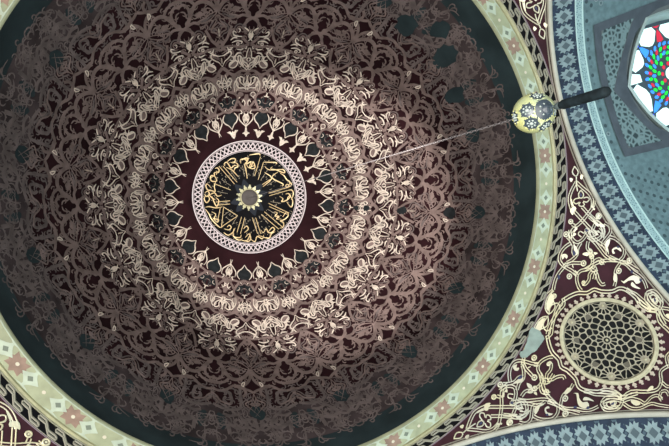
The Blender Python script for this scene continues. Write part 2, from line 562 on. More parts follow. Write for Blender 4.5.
# little fleurons between the roundel and the ogees, surviving on one side only
for j in range(9):
    a = math.radians(-88.5 + 11.25*j)
    def L(P): return [((.139 + (x-.139)*1.3)*math.cos(a) - y*1.4*math.sin(a), (.139 + (x-.139)*1.3)*math.sin(a) + y*1.4*math.cos(a)) for x, y in P]
    def L0(P): return [(x*math.cos(a) - y*math.sin(a), x*math.sin(a) + y*math.cos(a)) for x, y in P]
    if j % 2:
        fill(mb, L([(.133, 0), (.1375, .0025), (.139, .006), (.141, .0025), (.146, 0), (.141, -.0025), (.139, -.006), (.1375, -.0025)]), dome, M['cream'], .02)
    else:
        fill(mb, L([(.132, 0), (.136, .0028), (.141, .0045), (.145, .009), (.146, .004), (.143, .0015), (.146, 0), (.143, -.0015), (.146, -.004), (.145, -.009), (.141, -.0045), (.136, -.0028)]), dome, M['cream'], .02)
dm = mb.build('ceiling_dome')
tag(dm, 'dark maroon dome lined with taupe and cream arabesque strapwork', 'dome', 'structure')

# ------------------------------------------------------------------ calligraphy roundel
rd = empty('calligraphy_roundel', dome(0, 0))
def Rf(o):
    o.parent = rd; o.matrix_parent_inverse = Matrix.Translation(-rd.location); return o
def off(fn, e): return lambda x, y, d=0: fn(x, y, d + e)
RD = off(dome, .04)
def annulus(mb, q0, q1, m, fn, n=144, steps=2):
    rows = []
    for s in range(steps + 1):
        q = q0 + (q1-q0)*s/steps
        rows.append([fn(q*math.cos(2*math.pi*i/n), q*math.sin(2*math.pi*i/n)) for i in range(n)])
    mb.grid(rows, m, wrap=True)
mb = MB(); annulus(mb, .0005, .1245, M['black'], RD, steps=6)
bd = mb
mb = MB()
for q in (.1225, .1032):
    ribbon(mb, ring(0, 0, q, 144), .0024, RD, M['lilac'], .02, .04, closed=True)
    ribbon(mb, ring(0, 0, q - .0028, 144), .0009, RD, M['lilac'], .02, .03, closed=True)
NL = 36
for i in range(NL):
    for s in (1, -1):
        P = [((.1045 if (j % 2 == 0) == (s > 0) else .1185), 2*math.pi*(i + j*.5)/NL) for j in range(3)]
        ribbon(mb, [(q*math.cos(t), q*math.sin(t)) for q, t in P], .0029, RD, M['lilac'], .02, .034)
tag(Rf(mb.build('lattice_rim')), 'pale lilac lattice rim')
mb = MB()
for kind, v in parse(CAL_S):
    v = [c*.96 for c in v] if kind == 'o' else [(x*.96, y*.96) for x, y in v]
    if kind == 'o':
        ribbon(mb, ring(v[0], v[1], v[2], 9), .0022, RD, M['letter'], .02, .03, closed=True); continue
    if kind == 'b':
        ribbon(mb, v, .0023, RD, M['letter'], .02, .035, taper=.6)
    else:
        ribbon(mb, smooth(v), .0025, RD, M['letter'], .02, .04, taper=.4)
Rf(mb.build('gilded_lettering'))
mb = bd
for i in range(300):
    q = rnd.uniform(.045, .1); t = rnd.uniform(0, 2*math.pi); l = rnd.uniform(.001, .004); b = t + rnd.choice((0, 0, 1.57, .6))
    x, y = q*math.cos(t), q*math.sin(t)
    ribbon(mb, [(x, y), (x + l*math.cos(b), y + l*math.sin(b))], .0011, RD, M['dimgold'], .006, .01)
for i in range(16):
    t = 2*math.pi*i/16; b = t + .09
    ribbon(mb, [(q*math.cos(b), q*math.sin(b)) for q in (.047, .058, .07)], .0008, RD, M['dimgold'], .006, .01)
Rf(mb.build('backing_disc'))
mb = MB()
for i in range(12):
    t = 2*math.pi*i/12
    P = [(.017, -.006), (.026, -.0085), (.035, -.005), (.042, 0), (.035, .005), (.026, .0085), (.017, .006)]
    if i % 3 != 1: fill(mb, smooth([(x*math.cos(t)-y*math.sin(t), x*math.sin(t)+y*math.cos(t)) for x, y in P], True, 2), RD, M['bluegrey'], .03)
for i in range(14):
    t = 2*math.pi*(i+.3)/14
    fill(mb, ring(.0215*math.cos(t), .0215*math.sin(t), .0040, 8), RD, M['olive'], .06)
    fill(mb, ring(.0268*math.cos(t), .0268*math.sin(t), .0019, 6), RD, M['olive'], .06)
rows = []
for q, d in ((.0195, .05), (.0195, .16), (.016, .2), (.006, .18), (.0003, .18)):
    rows.append([RD(q*math.cos(2*math.pi*i/28), q*math.sin(2*math.pi*i/28), d) for i in range(28)])
mb.grid(rows, M['boss'], wrap=True)
ribbon(mb, ring(0, 0, .0185, 28), .0025, RD, M['olive'], .16, .2, closed=True)
tag(Rf(mb.build('hub_rosette')), 'brown hub disc ringed by small gilded petals')
tag(rd, 'black roundel with gilded Arabic lettering and lattice rim at the dome crown', 'roundel')

# ------------------------------------------------------------------ cornice
def prof(mb, pts, m, n=224):
    mb.grid([[W((r*math.cos(2*math.pi*i/n), r*math.sin(2*math.pi*i/n), z)) for i in range(n)] for r, z in pts], m, wrap=True)
def cor(t, v, d=0.0):
    """frieze surface, t angle, v 0..1 across"""
    r = .646 + .037*v; z = 1.0 - .006*v
    return W((r*math.cos(t), r*math.sin(t), z), d)
mb = MB()
prof(mb, [(.6455, 1.012), (.6455, 1.0), (.6465, 1.0), (.6835, .994)], M['sage'])
NP = 28
for k in range(NP):
    t0 = math.radians(68.25 + (k - 7.5)*360/NP); h = 2*math.pi/NP
    cf = lambda x, y, d=0: cor(t0 + x*h, y, d)
    for c, mm in ((0, M['pink']), (.5, M['sage'])):
        star = [(-.21, .5), (-.12, .63), (-.13, .86), (-.04, .80), (0, .99), (.05, .80), (.13, .86), (.12, .63), (.21, .5), (.12, .36), (.13, .10), (.05, .2), (0, .01), (-.05, .2), (-.13, .10), (-.12, .36)]
        if mm is M['pink']: fill(mb, [(c + x, y) for x, y in star], cf, mm, .006)
        fill(mb, [(c + x*.028, .5 + y*.09) for x, y in ring(0, 0, 1, 8)], cf, M['dot'], .014)
    for c in (.25, .75):
        dmd = [(c-.15, .5), (c-.07, .68), (c, .9), (c+.07, .68), (c+.15, .5), (c+.07, .32), (c, .1), (c-.07, .32)]
        fill(mb, dmd, cf, M['mint'], .008)
        fill(mb, [(c + x*.05, .5 + y*.15) for x, y in ((-1, 0), (0, 1), (1, 0), (0, -1))], cf, M['fgrey'], .013)
        for s in (1, -1):
            fill(mb, [(c-.03, .5+s*.28), (c-.02, .5+s*.4), (c-.13, .5+s*.49), (c+.13, .5+s*.49), (c+.02, .5+s*.4), (c+.03, .5+s*.28)], cf, M['mint'], .007)
ribbon(mb, [(i/200*NP, .03) for i in range(201)], .06, lambda x, y, d=0: cor(x/NP*2*math.pi, y, d), M['mint'], .006, .02)
tag(mb.build('trim_1'), 'sage green frieze with terracotta and mint stars round the dome lip', 'frieze', 'structure')
mb = MB()
prof(mb, [(.6835, .994), (.6835, .990), (.6850, .9875), (.6868, .9885), (.6872, .9905), (.6885, .9885), (.6898, .9875), (.6903, .985), (.6903, .99)], M['olive'])
tag(mb.build('trim_2'), 'olive gilt moulding between the green frieze and the black plait', 'moulding', 'structure')
mb = MB()
def pl(t, v, d=0.0):
    r0, z0, r1, z1 = .6895, .9865, .7065, .9715
    r = r0 + (r1-r0)*v; z = z0 + (z1-z0)*v
    return W((r*math.cos(t), r*math.sin(t), z), d)
prof(mb, [(.6895, .9865), (.698, .979), (.7065, .9715)], M['black'])
N = 104
for k in range(N):
    h = 2*math.pi/N; t0 = k*h
    cf = lambda x, y, d=0: pl(t0 - x*h, y, d)
    aw = .075
    def st(P, w=aw):
        rows = []
        # constant-width strap in cell units where v is about 0.41 cell wide
        Nn = normals([(x, y*.42) for x, y in P])
        for (x, y), n in zip(P, Nn):
            rows.append([cf(x - n[0]*w/2, y - n[1]*w/2/.42, .006), cf(x, y, .02), cf(x + n[0]*w/2, y + n[1]*w/2/.42, .006)])
        mb.grid(rows, M['plait'], False)
    for dv, sh in ((.12, .0), (-.12, .10)):
        lo, hi = .24 + dv, .74 + dv
        st([(0 - sh*.6, lo), (.42 - sh, lo), (.62 - sh, (lo+hi)/2), (.82 - sh, hi), (1.26 - sh*1.5, hi)])
    st([(0, .36), (-.06, .24), (0, .12)])
    st([(1.11, .62), (1.22, .70), (1.26, .86)])
for v in (0.0, 1.0):
    ribbon(mb, [(i/200, v) for i in range(201)], .05, lambda x, y, d=0: pl(x*2*math.pi, y, d), M['plait'], .006, .016)
tag(mb.build('trim_3'), 'black band with a pale interlaced key plait round the dome', 'plait band', 'structure')

# ------------------------------------------------------------------ pendentives
PS = parse(PEND_S)
GC = (.580, .580, .860)                       # grille centre on the pendentive sphere
def pendentive(k):
    base = math.radians(90*k)
    mb = MB()
    # surface between the ring and the two arches
    n = 96; rows = []
    r0 = .7065
    for i in range(n + 1):
        t = base + math.pi/2*i/n
        tt = math.pi/2*i/n
        # distance to the square side along this azimuth
        rs = SQ / max(math.cos(tt), math.sin(tt))
        row = []
        for j in range(25):
            r = r0 + (max(rs, r0 + .0002) - r0)*j/24
            z = ZS + math.sqrt(max(0, RP*RP - r*r))
            row.append(W((r*math.cos(t), r*math.sin(t), z)))
        rows.append(row)
    mb.grid(rows, M['pmaroon'])
    a = base + math.pi/4
    def clipped(P):
        return P
    gold = M['pgold']
    for mir in (1, -1):
        for kind, v in PS:
            if kind in 'od':
                c = xf([(v[0], v[1])], a, mir)[0]
                ribbon(mb, ring(c[0], c[1], v[2], 12), .0042, pend, gold, .02, .03, closed=True)
                fill(mb, ring(c[0], c[1], v[2]*.45, 8), pend, gold, .022)
                continue
            P = xf(v, a, mir)
            if kind in 'DE':
                S = smooth(P)
                sp = .0036 if kind == 'D' else .0042
                fillw = sp*2
                ribbon(mb, S, fillw, pend, M['pmaroon'], .012, .016)
                for s in (1, -1):
                    ribbon(mb, offset(S, s*sp), .0030 if kind == 'D' else .0036, pend, gold, .018, .028)
            elif kind == 'c':
                ribbon(mb, smooth(P), .0036, pend, gold, .02, .03)
            elif kind == 'l':
                S = smooth(P, True, 2)
                fill(mb, S, pend, gold, .024)
            elif kind == 'b':
                fill(mb, smooth(P, True, 2), pend, M['navy'], .033)
    # thin violet line next to the plait
    ribbon(mb, [(.7295*math.cos(base + math.pi/2*i/60), .7295*math.sin(base + math.pi/2*i/60)) for i in range(61)], .003, pend, M['violet'], .006, .012)
    return mb
names = ['lower right corner of the view, around the round grille', 'lower left corner of the view', 'far left side, out of the light', 'upper right corner of the view']
pens = []
for k in range(4):
    o = pendentive(k).build('ceiling_pendentive')
    tag(o, 'maroon pendentive with cream scrollwork in the ' + names[k] if k != 2 else 'maroon pendentive with cream scrollwork on the far left, out of the light', 'pendentive', 'structure')
    pens.append(o)
mb = MB()
P = [(.4774, .5437), (.4974, .5691), (.5008, .5903), (.4717, .6103), (.4412, .6173), (.4245, .6126), (.4205, .5987), (.4429, .588), (.4611, .5633)]
P = [(x*1.0, y*1.0) for x, y in P]
S = []
for i, p in enumerate(P):
    q = P[(i+1) % len(P)]
    for t in (0, .25, .5, .75):
        S.append((p[0] + (q[0]-p[0])*t + rnd.uniform(-.0025, .0025), p[1] + (q[1]-p[1])*t + rnd.uniform(-.0025, .0025)))
top = [pend(x, y, .045) for x, y in S]; bot = [pend(x, y, 0) for x, y in S]
mb.face(top, M['patch']); mb.grid([top + [top[0]], bot + [bot[0]]], M['patch'], False)
tag(mb.build('plaster_patch', pens[0]), 'bare grey-green plaster patch where the painting is lost')

# ------------------------------------------------------------------ grille
gn = Vector((GC[0], GC[1], GC[2] - ZS)).normalized()       # away from the room
ga = Vector((0, 0, 1)).cross(gn).normalized(); gb = gn.cross(ga)
gc = Vector(GC)
def gf(x, y, d=0.0):
    """grille local coordinates in metres on the pendentive sphere; d metres into the room"""
    p = gc + ga*(x/U) + gb*(y/U)
    v = (p - Vector((0, 0, ZS))).normalized() * (RP - d/U)
    v = v + Vector((0, 0, ZS))
    return Vector((v.x*U, v.y*U, v.z*U + EYE))
GR = .735
ge = empty('round_grille', gf(0, 0, 0))
def gp(o):
    o.parent = ge; o.matrix_parent_inverse = Matrix.Translation(-ge.location); return o
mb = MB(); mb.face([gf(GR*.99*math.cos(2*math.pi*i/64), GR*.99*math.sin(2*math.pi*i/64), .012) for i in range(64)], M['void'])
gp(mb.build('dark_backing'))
pts = [(0, 0, 's')]
def addp(x, y, k, mind):
    if math.hypot(x, y) < .97 and all(math.hypot(x-a, y-b) > mind for a, b, _ in pts): pts.append((x, y, k))
for i in range(12): addp(.17*math.cos(i*math.pi/6), .17*math.sin(i*math.pi/6), 'h', .05)
for i in range(12): addp(.30*math.cos((i+.5)*math.pi/6), .30*math.sin((i+.5)*math.pi/6), 'h', .05)
for i in range(12): addp(.40*math.cos(i*math.pi/6), .40*math.sin(i*math.pi/6), 'f' if i % 2 else 'h', .05)
GA = math.radians(35)
for i in range(6):
    t = GA + i*math.pi/3; bx, by = .88*math.cos(t), .88*math.sin(t)
    addp(bx, by, 's', .05)
for i in range(6):
    t = GA + i*math.pi/3; bx, by = .88*math.cos(t), .88*math.sin(t)
    for r, o2 in ((.155, 0), (.285, .5)):
        for j in range(12):
            u = t + (j + o2)*math.pi/6
            addp(bx + r*math.cos(u), by + r*math.sin(u), 'h', .075)
for i in range(12): addp(.52*math.cos((i+.5)*math.pi/6), .52*math.sin((i+.5)*math.pi/6), 'h', .095)
for i in range(24): addp(.66*math.cos(i*math.pi/12), .66*math.sin(i*math.pi/12), 'f', .10)
for i in range(36): addp(.90*math.cos(i*math.pi/18), .90*math.sin(i*math.pi/18), 'h', .085)
def cell(i):
    x0, y0, _ = pts[i]
    poly = [(.985*math.cos(2*math.pi*j/48), .985*math.sin(2*math.pi*j/48)) for j in range(48)]
    for j, (x1, y1, _) in enumerate(pts):
        if j == i or math.hypot(x1-x0, y1-y0) > .8: continue
        mx, my, nx, ny = (x0+x1)/2, (y0+y1)/2, x1-x0, y1-y0
        out = []
        for a in range(len(poly)):
            p, q = poly[a], poly[(a+1) % len(poly)]
            sp = (p[0]-mx)*nx + (p[1]-my)*ny; sq = (q[0]-mx)*nx + (q[1]-my)*ny
            if sp <= 0: out.append(p)
            if (sp < 0 < sq) or (sq < 0 < sp):
                t = sp/(sp-sq); out.append((p[0]+(q[0]-p[0])*t, p[1]+(q[1]-p[1])*t))
        poly = out
        if len(poly) < 3: break
    return poly
mb = MB(); mf = mb
LR = GR*.90
for i in range(len(pts)):
    poly = cell(i)
    if len(poly) < 3: continue
    # resample the outline evenly, shrink towards the middle for the opening
    cx = sum(p[0] for p in poly)/len(poly); cy = sum(p[1] for p in poly)/len(poly)
    per = [(poly[j], poly[(j+1) % len(poly)]) for j in range(len(poly))]
    Ls = [math.dist(a, b) for a, b in per]; tot = sum(Ls); R = []
    m = 20
    for s in range(m):
        g = tot*s/m; j = 0
        while j < len(Ls)-1 and g > Ls[j]: g -= Ls[j]; j += 1
        a, b = per[j]; t = g/max(Ls[j], 1e-9); R.append((a[0]+(b[0]-a[0])*t, a[1]+(b[1]-a[1])*t))
    I = R
    for _ in range(2): I = [((I[j-1][0]+2*I[j][0]+I[(j+1) % m][0])/4, (I[j-1][1]+2*I[j][1]+I[(j+1) % m][1])/4) for j in range(m)]
    rad = min(math.dist((cx, cy), p) for p in R)
    I = [(cx + (x-cx)*(1 - .011/max(math.dist((x, y), (cx, cy)), .03)), cy + (y-cy)*(1 - .011/max(math.dist((x, y), (cx, cy)), .03))) for x, y in I]
    o0 = [gf(x*LR, y*LR, .05) for x, y in R]; i0 = [gf(x*LR, y*LR, .05) for x, y in I]; ib = [gf(x*LR, y*LR, .018) for x, y in I]
    mb.grid([o0 + [o0[0]], i0 + [i0[0]], ib + [ib[0]]], M['grille'], False)
    if pts[i][2] in 'sf':
        mf.face([gf(x*LR, y*LR, .035) for x, y in I], M['gfill'] if pts[i][2] == 'f' else M['grille'])
        if pts[i][2] == 's':
            mf.grid([[gf(pts[i][0]*LR + .022*c2*math.cos(a), pts[i][1]*LR + .022*c2*math.sin(a), hh) for a in [2*math.pi*j/10 for j in range(11)]] for c2, hh in ((1, .03), (1, .06), (.05, .075))], M['gring'], False)
gp(mb.build('pierced_lattice'))
mb = MB()
rows = []
for r, d in ((.895, .02), (.895, .06), (.915, .075), (.945, .06), (.955, .06), (.975, .07), (.985, .055), (.985, 0)):
    rows.append([gf(GR*r*math.cos(2*math.pi*i/96), GR*r*math.sin(2*math.pi*i/96), d) for i in range(96)])
mb.grid(rows, M['gring'], True, wrap=True)
gp(mb.build('ring_frame'))
mb = MB()
for i in range(44):
    t = 2*math.pi*i/44
    P = [(.955, -.012), (1.005, -.014), (1.012, -.026), (1.035, -.032), (1.042, -.014), (1.066, -.018), (1.078, 0), (1.066, .018), (1.042, .014), (1.035, .032), (1.012, .026), (1.005, .010), (.99, .012)]
    P = [(.99 + (x-.99)*1.25 if x > .99 else x, y*1.5) for x, y in P]
    P = [(GR*(x*math.cos(t) - y*math.sin(t)), GR*(x*math.sin(t) + y*math.cos(t))) for x, y in P]
    a = [gf(x, y, .04) for x, y in P]; b = [gf(x, y, 0) for x, y in P]
    mb.face(a, M['gpetal']); mb.grid([a + [a[0]], b + [b[0]]], M['gpetal'], False)
tag(gp(mb.build('petal_fringe')), 'pinkish cream fringe of small trefoils')
tag(ge, 'round pierced stone grille with trefoil fringe on the maroon pendentive', 'grille')

# ------------------------------------------------------------------ arches, soffits and vaults
def barrel(side):
    """surface map for bay 'side' (0 = +X, 1 = +Y ...): x distance out from the axis, a angle in degrees from the crown"""
    b = math.radians(90*side); cb, sb = math.cos(b), math.sin(b)
    def f(x, a, d=0.0):
        t = math.radians(a); r = RA - d/U
        y, z = r*math.sin(t), ZS + r*math.cos(t)
        return Vector(((x*cb - y*sb)*U, (x*sb + y*cb)*U, z*U + EYE))
    return f
AM = math.degrees(math.asin(SQ/RA))
DEG = 1/(math.radians(1)*RA)       # survey units -> degrees along the barrel
side_name = ['right hand', 'lower', 'left hand', 'upper']
def strip(mb, f, x0, x1, m, a0=-AM, a1=AM, n=72, d=0.0, nx=2):
    mb.grid([[f(x0 + (x1-x0)*j/nx, a0 + (a1-a0)*i/n, d) for j in range(nx+1)] for i in range(n+1)], m)
for sd in range(4):
    f = barrel(sd)
    # border moulding of the arch
    mb = MB()
    pr = ((.7115, .0), (.7065, .0), (.7035, .02), (.7035, .05), (.7065, .065), (.7115, .075), (.7150, .055), (.7165, .0))
    mb.grid([[f(x + .002, AM*(2*i/96 - 1), d) for x, d in pr] for i in range(97)], M['border'])
    mb.grid([[f(x, AM*(2*i/96 - 1), d) for x, d in ((.7065, -.07), (.7055, .0))] for i in range(97)], M['border'])
    tag(mb.build('trim_%d' % (4 + sd)), 'cream stone moulding edging the %s arch' % side_name[sd], 'moulding', 'structure')
    # soffit with its diamonds
    mb = MB()
    strip(mb, f, .714, .797, M['steel'])
    ph = .7 - 2.49*0
    k0 = int(AM/2.49)
    for k in range(-k0, k0 + 1):
        a0 = .45 + 2.49*k
        cx = .7595
        g = lambda x, y, d=0: f(cx + x*.0355, a0 + y*1.245, d)
        # pale stepped star, diamond, clovers
        star = []
        for q in range(4):
            for px, py in ((.56, .0), (.94, .20), (.66, .30), (.74, .60), (.42, .46), (.26, .80)):
                c, s = [(1, 0), (0, 1), (-1, 0), (0, -1)][q]
                star.append((px*c - py*s, (px*s + py*c)))
        fill(mb, [(x, max(-1, min(1, y*1.12))) for x, y in star], g, M['pale'], .006)
        fill(mb, [(.43, 0), (0, .56), (-.43, 0), (0, -.56)], g, M['greyd'], .012)
        ribbon(mb, [(.43, 0), (0, .56), (-.43, 0), (0, -.56)], .06, g, M['pale'], .012, .016, closed=True)
        for s in (1, -1):
            fill(mb, [(s*1.0, -.32), (s*.80, -.2), (s*.86, 0), (s*.80, .2), (s*1.0, .32)], g, M['midblue'], .008)
            for (bx, by) in ((.62, 1.0),):
                for ox, oy in ((.15, 0), (-.15, 0), (0, .2), (0, -.2)):
                    pass
                fill(mb, ring(s*bx, by, .07, 6), g, M['midblue'], .01)
        fill(mb, [(.2, 1), (0, 1.2), (-.2, 1), (0, .8)], g, M['midblue'], .013)
    tag(mb.build('ceiling_soffit'), 'navy arch soffit with a row of pale blue star diamonds, %s arch' % side_name[sd], 'soffit', 'structure')
    # lace border strip
    mb = MB(); strip(mb, f, .797, .821, M['lace'])
    for x in (.7975, .8205):
        mb.grid([[f(x + dx, AM*(2*i/96 - 1), d) for dx, d in ((-.0018, 0), (0, .02), (.0018, 0))] for i in range(97)], M['rim'])
    tag(mb.build('trim_%d' % (8 + sd)), 'pale lace border beside the soffit of the %s arch' % side_name[sd], 'border', 'structure')
    # vault field with dots
    mb = MB()
    if sd: strip(mb, f, .821, 1.5, M['field'])
    else:
        strip(mb, f, .821, .865, M['field']); strip(mb, f, 1.39, 1.5, M['field'])
        for sg in (1, -1):
            mb.grid([[f(x, (.009 + sg*((.170 + (x-.865)*.095) + (SQ*1.18 - .170 - (x-.865)*.095)*i/30))*DEG if i < 30 else sg*AM) for x in [.865 + .525*j/12 for j in range(13)]] for i in range(31)], M['field'])
    xx = .833; row = 0
    while xx < 1.48:
        k = -int(AM/1.6)
        while k*1.6 < AM - .5:
            a = k*1.6 + (.8 if row % 2 else 0)
            big = (k + row//2) % 2 == 0
            x = xx
            inside = sd == 0 and .84 < x < 1.42 and abs(a - .6) < 15.5 + (x-.85)*7
            if not inside:
                if big: fill(mb, ring(0, 0, 1, 9), lambda u, v, d=0: f(x + u*.0052, a + v*.0052*DEG, d), M['spot'], .006)
                else:
                    fill(mb, ring(0, 0, 1, 8), lambda u, v, d=0: f(x + u*.0044, a + v*.0044*DEG, d), M['spot2'], .006)
                    ribbon(mb, ring(0, 0, 1, 8), .5, lambda u, v, d=0: f(x + u*.0052, a + v*.0052*DEG, d), M['pale'] if rnd.random() < .1 else M['field'], .008, .01, closed=True)
            k += 1
        xx += .0160; row += 1
    vault = tag(mb.build('ceiling_vault'), 'blue-grey dotted vault beyond the %s arch' % side_name[sd], 'vault', 'structure')
    if sd == 0:
        # square strap frame, lace spandrels and six-sided strap round the skylight
        CX, CU = 1.128, .009
        fu = lambda x, u, d=0: f(x, (u)*DEG, d)
        def polyring(mb, A, B, m, dA=.02, dB=.02, sub=8):
            ra, rb = [], []
            for i in range(len(A)):
                for s in range(sub):
                    t = s/sub
                    ra.append(fu(A[i][0]*(1-t) + A[(i+1) % len(A)][0]*t, A[i][1]*(1-t) + A[(i+1) % len(A)][1]*t, dA))
                    rb.append(fu(B[i][0]*(1-t) + B[(i+1) % len(B)][0]*t, B[i][1]*(1-t) + B[(i+1) % len(B)][1]*t, dB))
            mb.grid([ra + [ra[0]], rb + [rb[0]]], m, False)
        def hexa(r, z=0):
            out = []
            for i in range(6):
                t = math.pi + i*math.pi/3
                out.append((CX + r*math.cos(t), CU + r*math.sin(t)))
            return out
        def soft(r):
            H = hexa(r); out = []
            for i in range(6):
                a, b = H[i], H[(i+1) % 6]
                for t in (0, .25, .5, .75):
                    x = a[0] + (b[0]-a[0])*t; y = a[1] + (b[1]-a[1])*t
                    L = math.hypot(x-CX, y-CU); k = 1 + .045*math.sin(math.pi*t)
                    out.append((CX + (x-CX)*k, CU + (y-CU)*k))
            return out
        T = [(.853, CU-.179), (.853, CU+.179), (1.403, CU+.232), (1.403, CU-.232)]
        T2 = [(.876, CU-.160), (.876, CU+.160), (1.380, CU+.208), (1.380, CU-.208)]
        mb = MB()
        def spand(r):   # 24 samples on the trapezium matching the hexagon
            out = []
            for p in soft(r):
                t = math.atan2(p[1]-CU, p[0]-CX); c, s = math.cos(t), math.sin(t)
                k = 1e9
                if c < 0: k = min(k, (T2[0][0]-CX)/c)
                if c > 0: k = min(k, (T2[2][0]-CX)/c)
                # sloping sides
                for sg in (1, -1):
                    den = sg*s - c*(.048/.504)
                    if den > 0: k = min(k, (.160 + (CX-.876)*(.048/.504))/den)
                out.append((CX + c*k, CU + s*k))
            return out
        hin = soft(.232)
        Hs, Ts = [], []
        for i in range(96):
            t = math.pi + 2*math.pi*i/96; c, s = math.cos(t), math.sin(t); k = 1e9
            if c < 0: k = min(k, (T2[0][0]-CX)/c)
            if c > 0: k = min(k, (T2[2][0]-CX)/c)
            for sg in (1, -1):
                den = sg*s - c*(.048/.504)
                if den > 0: k = min(k, (.160 + (CX-.876)*(.048/.504))/den)
            Ts.append((CX + c*k, CU + s*k))
            w = (t % (math.pi/3)) - math.pi/6
            rr = .205/math.cos(w)
            Hs.append((CX + c*min(rr, k), CU + s*min(rr, k)))
        polyring(mb, Ts, Hs, M['panel'], .012, .012, 1)
        tag(mb.build('lace_panel', vault), 'pierced lace spandrels inside the grey strap square')
        mb = MB()
        polyring(mb, T, T2, M['band'], .025, .025)
        polyring(mb, Hs, [(CX + (x-CX)*.0 + .186*math.cos(math.atan2(y-CU, x-CX))/1, CU + .186*math.sin(math.atan2(y-CU, x-CX))) for x, y in Hs], M['band'], .024, .024, 1)
        mb2 = mb
        tag(mb2.build('strap_frame', vault), 'grey straps forming a square round the skylight')
        # the skylight
        we = empty('window_1', f(CX, CU*DEG))
        def wp(o):
            o.parent = we; o.matrix_parent_inverse = Matrix.Translation(-we.location); return o
        w0 = fu(CX, CU, -.13); wx = (fu(CX + .01, CU) - fu(CX, CU))/.01; wy = (fu(CX, CU + .001) - fu(CX, CU - .001))/.002
        wn = wx.cross(wy).normalized(); wn = -wn if wn.z > 0 else wn
        flat = lambda x, y, d=0: w0 + wx*(x - CX) + wy*(y - CU) + wn*d
        def ringf(mb, A, fa, B, fb, m):
            a = [fa(x, y) for x, y in A]; b = [fb(x, y) for x, y in B]; mb.grid([a + [a[0]], b + [b[0]]], m, False)
        mb = MB()
        polyring(mb, soft(.190), soft(.185), M['frame'], .03, .06, 1)
        polyring(mb, soft(.185), soft(.179), M['frame'], .06, .03, 1)
        ringf(mb, soft(.179), lambda x, y: fu(x, y, .03), soft(.166), flat, M['frame'])
        ringf(mb, soft(.166), lambda x, y: flat(x, y, .01), soft(.161), lambda x, y: flat(x, y, .01), M['lead'])
        wp(mb.build('window_frame'))
        mb = MB()
        ws = lambda x, y, d=0: flat(CX + x, CU + y, d)
        pane = lambda P, m, d=.0: mb.face([ws(x, y, d) for x, y in P], m)
        # ground of lead, then panes laid in it
        S = soft(.168); mb.face([flat(x, y, -.004) for x, y in S], M['lead'])
        def pol(r, t): t = math.radians(t) + math.pi; return (r*math.cos(t), r*math.sin(t))
        def ro(t): return .158*math.cos(math.pi/6)/math.cos(math.radians(t % 60) - math.pi/6)*1.02
        def white(t0, t1):
            m = (t0 + t1)/2; h = t1 - t0
            pane([pol(ro(t0 + .12*h), t0 + .12*h), pol(ro(m), m), pol(ro(t1 - .12*h), t1 - .12*h), pol(.128, t1), pol(.104, m + .22*h), pol(.099, m), pol(.104, m - .22*h), pol(.128, t0)], G['white'])
        B = [46 + 38.28*k for k in range(8)]
        for k, t in enumerate(B):
            oc = ('blue', 'red', 'blue', 'blue', 'red', 'blue', 'sky', 'blue')[k]; ic = ('sky', 'red', 'sky', 'sky', 'red', 'sky', 'sky', 'sky')[k]
            pane([pol(ro(t - 5), t - 5.5), pol(ro(t), t), pol(ro(t + 5), t + 5.5), pol(.134, t + .5), pol(.134, t - .5)], G[oc])
            pane([pol(.131, t), pol(.121, t + 3.2), pol(.098, t + 7.5), pol(.094, t), pol(.098, t - 7.5), pol(.121, t - 3.2)], G[ic])
            if k < 7: white(t + 3.2, t + 35.1)
        white(13.5, 43); white(-43, -1)
        pane([pol(ro(0), 0), pol(ro(6), 6), pol(ro(12), 12), pol(.112, 11), pol(.108, 0)], G['white'])
        for i in range(14):
            for dr, dt, m in ((.0, 0, 'green'), (.013, 2, 'sky'), (.0, 12.5, 'red'), (-.014, 6, 'sky'), (-.016, 19, 'green'), (.012, 14, 'sky')):
                t = i*360/14 + dt; q = pol(.075 + dr, t); c, s2 = math.cos(math.radians(t*1.7)), math.sin(math.radians(t*1.7))
                pane([(q[0] + .0085*math.cos(z*math.pi/3)*c - .0050*math.sin(z*math.pi/3)*s2, q[1] + .0085*math.cos(z*math.pi/3)*s2 + .0050*math.sin(z*math.pi/3)*c) for z in range(6)], G[m], .003)
        for i in range(9):
            for r, m in ((.042, 'green'), (.029, 'red')):
                q = pol(r, i*40 + r*300)
                pane(ring(q[0], q[1], .0065, 6), G[m], .003)
        pane(ring(0, 0, .018, 12), G['white'], .003)
        tag(wp(mb.build('stained_glass')), 'backlit stained glass in white, blue, red and green')
        tag(we, 'six-sided stained glass skylight in the right hand vault', 'window', 'structure')

# ------------------------------------------------------------------ lower walls and floor, below the view
def box(mb, x0, x1, y0, y1, z0, z1, m):
    c = [Vector((x, y, z)) for x in (x0, x1) for y in (y0, y1) for z in (z0, z1)]
    for q in ((0, 1, 3, 2), (4, 6, 7, 5), (0, 4, 5, 1), (2, 3, 7, 6), (0, 2, 6, 4), (1, 5, 7, 3)): mb.face([c[i] for i in q], m)
zt = (ZS + RA*math.cos(math.radians(AM)))*U + EYE
a0, a1 = SQ*U, 1.5*U
for n, (sx, sy) in zip(('wall_southeast', 'wall_southwest', 'wall_northwest', 'wall_northeast'), ((1, 1), (-1, 1), (-1, -1), (1, -1))):
    mb = MB(); xs = sorted((sx*a0, sx*a1)); ys = sorted((sy*a0, sy*a1))
    box(mb, xs[0], xs[1], ys[0], ys[1], 0, zt, M['stone'])
    tag(mb.build(n), 'grey stone corner pier carrying the arches', 'wall', 'structure')
mb = MB(); box(mb, -a1, a1, -a1, a1, -.2, 0, M['stone'])
tag(mb.build('floor'), 'grey stone floor under the dome', 'floor', 'structure')

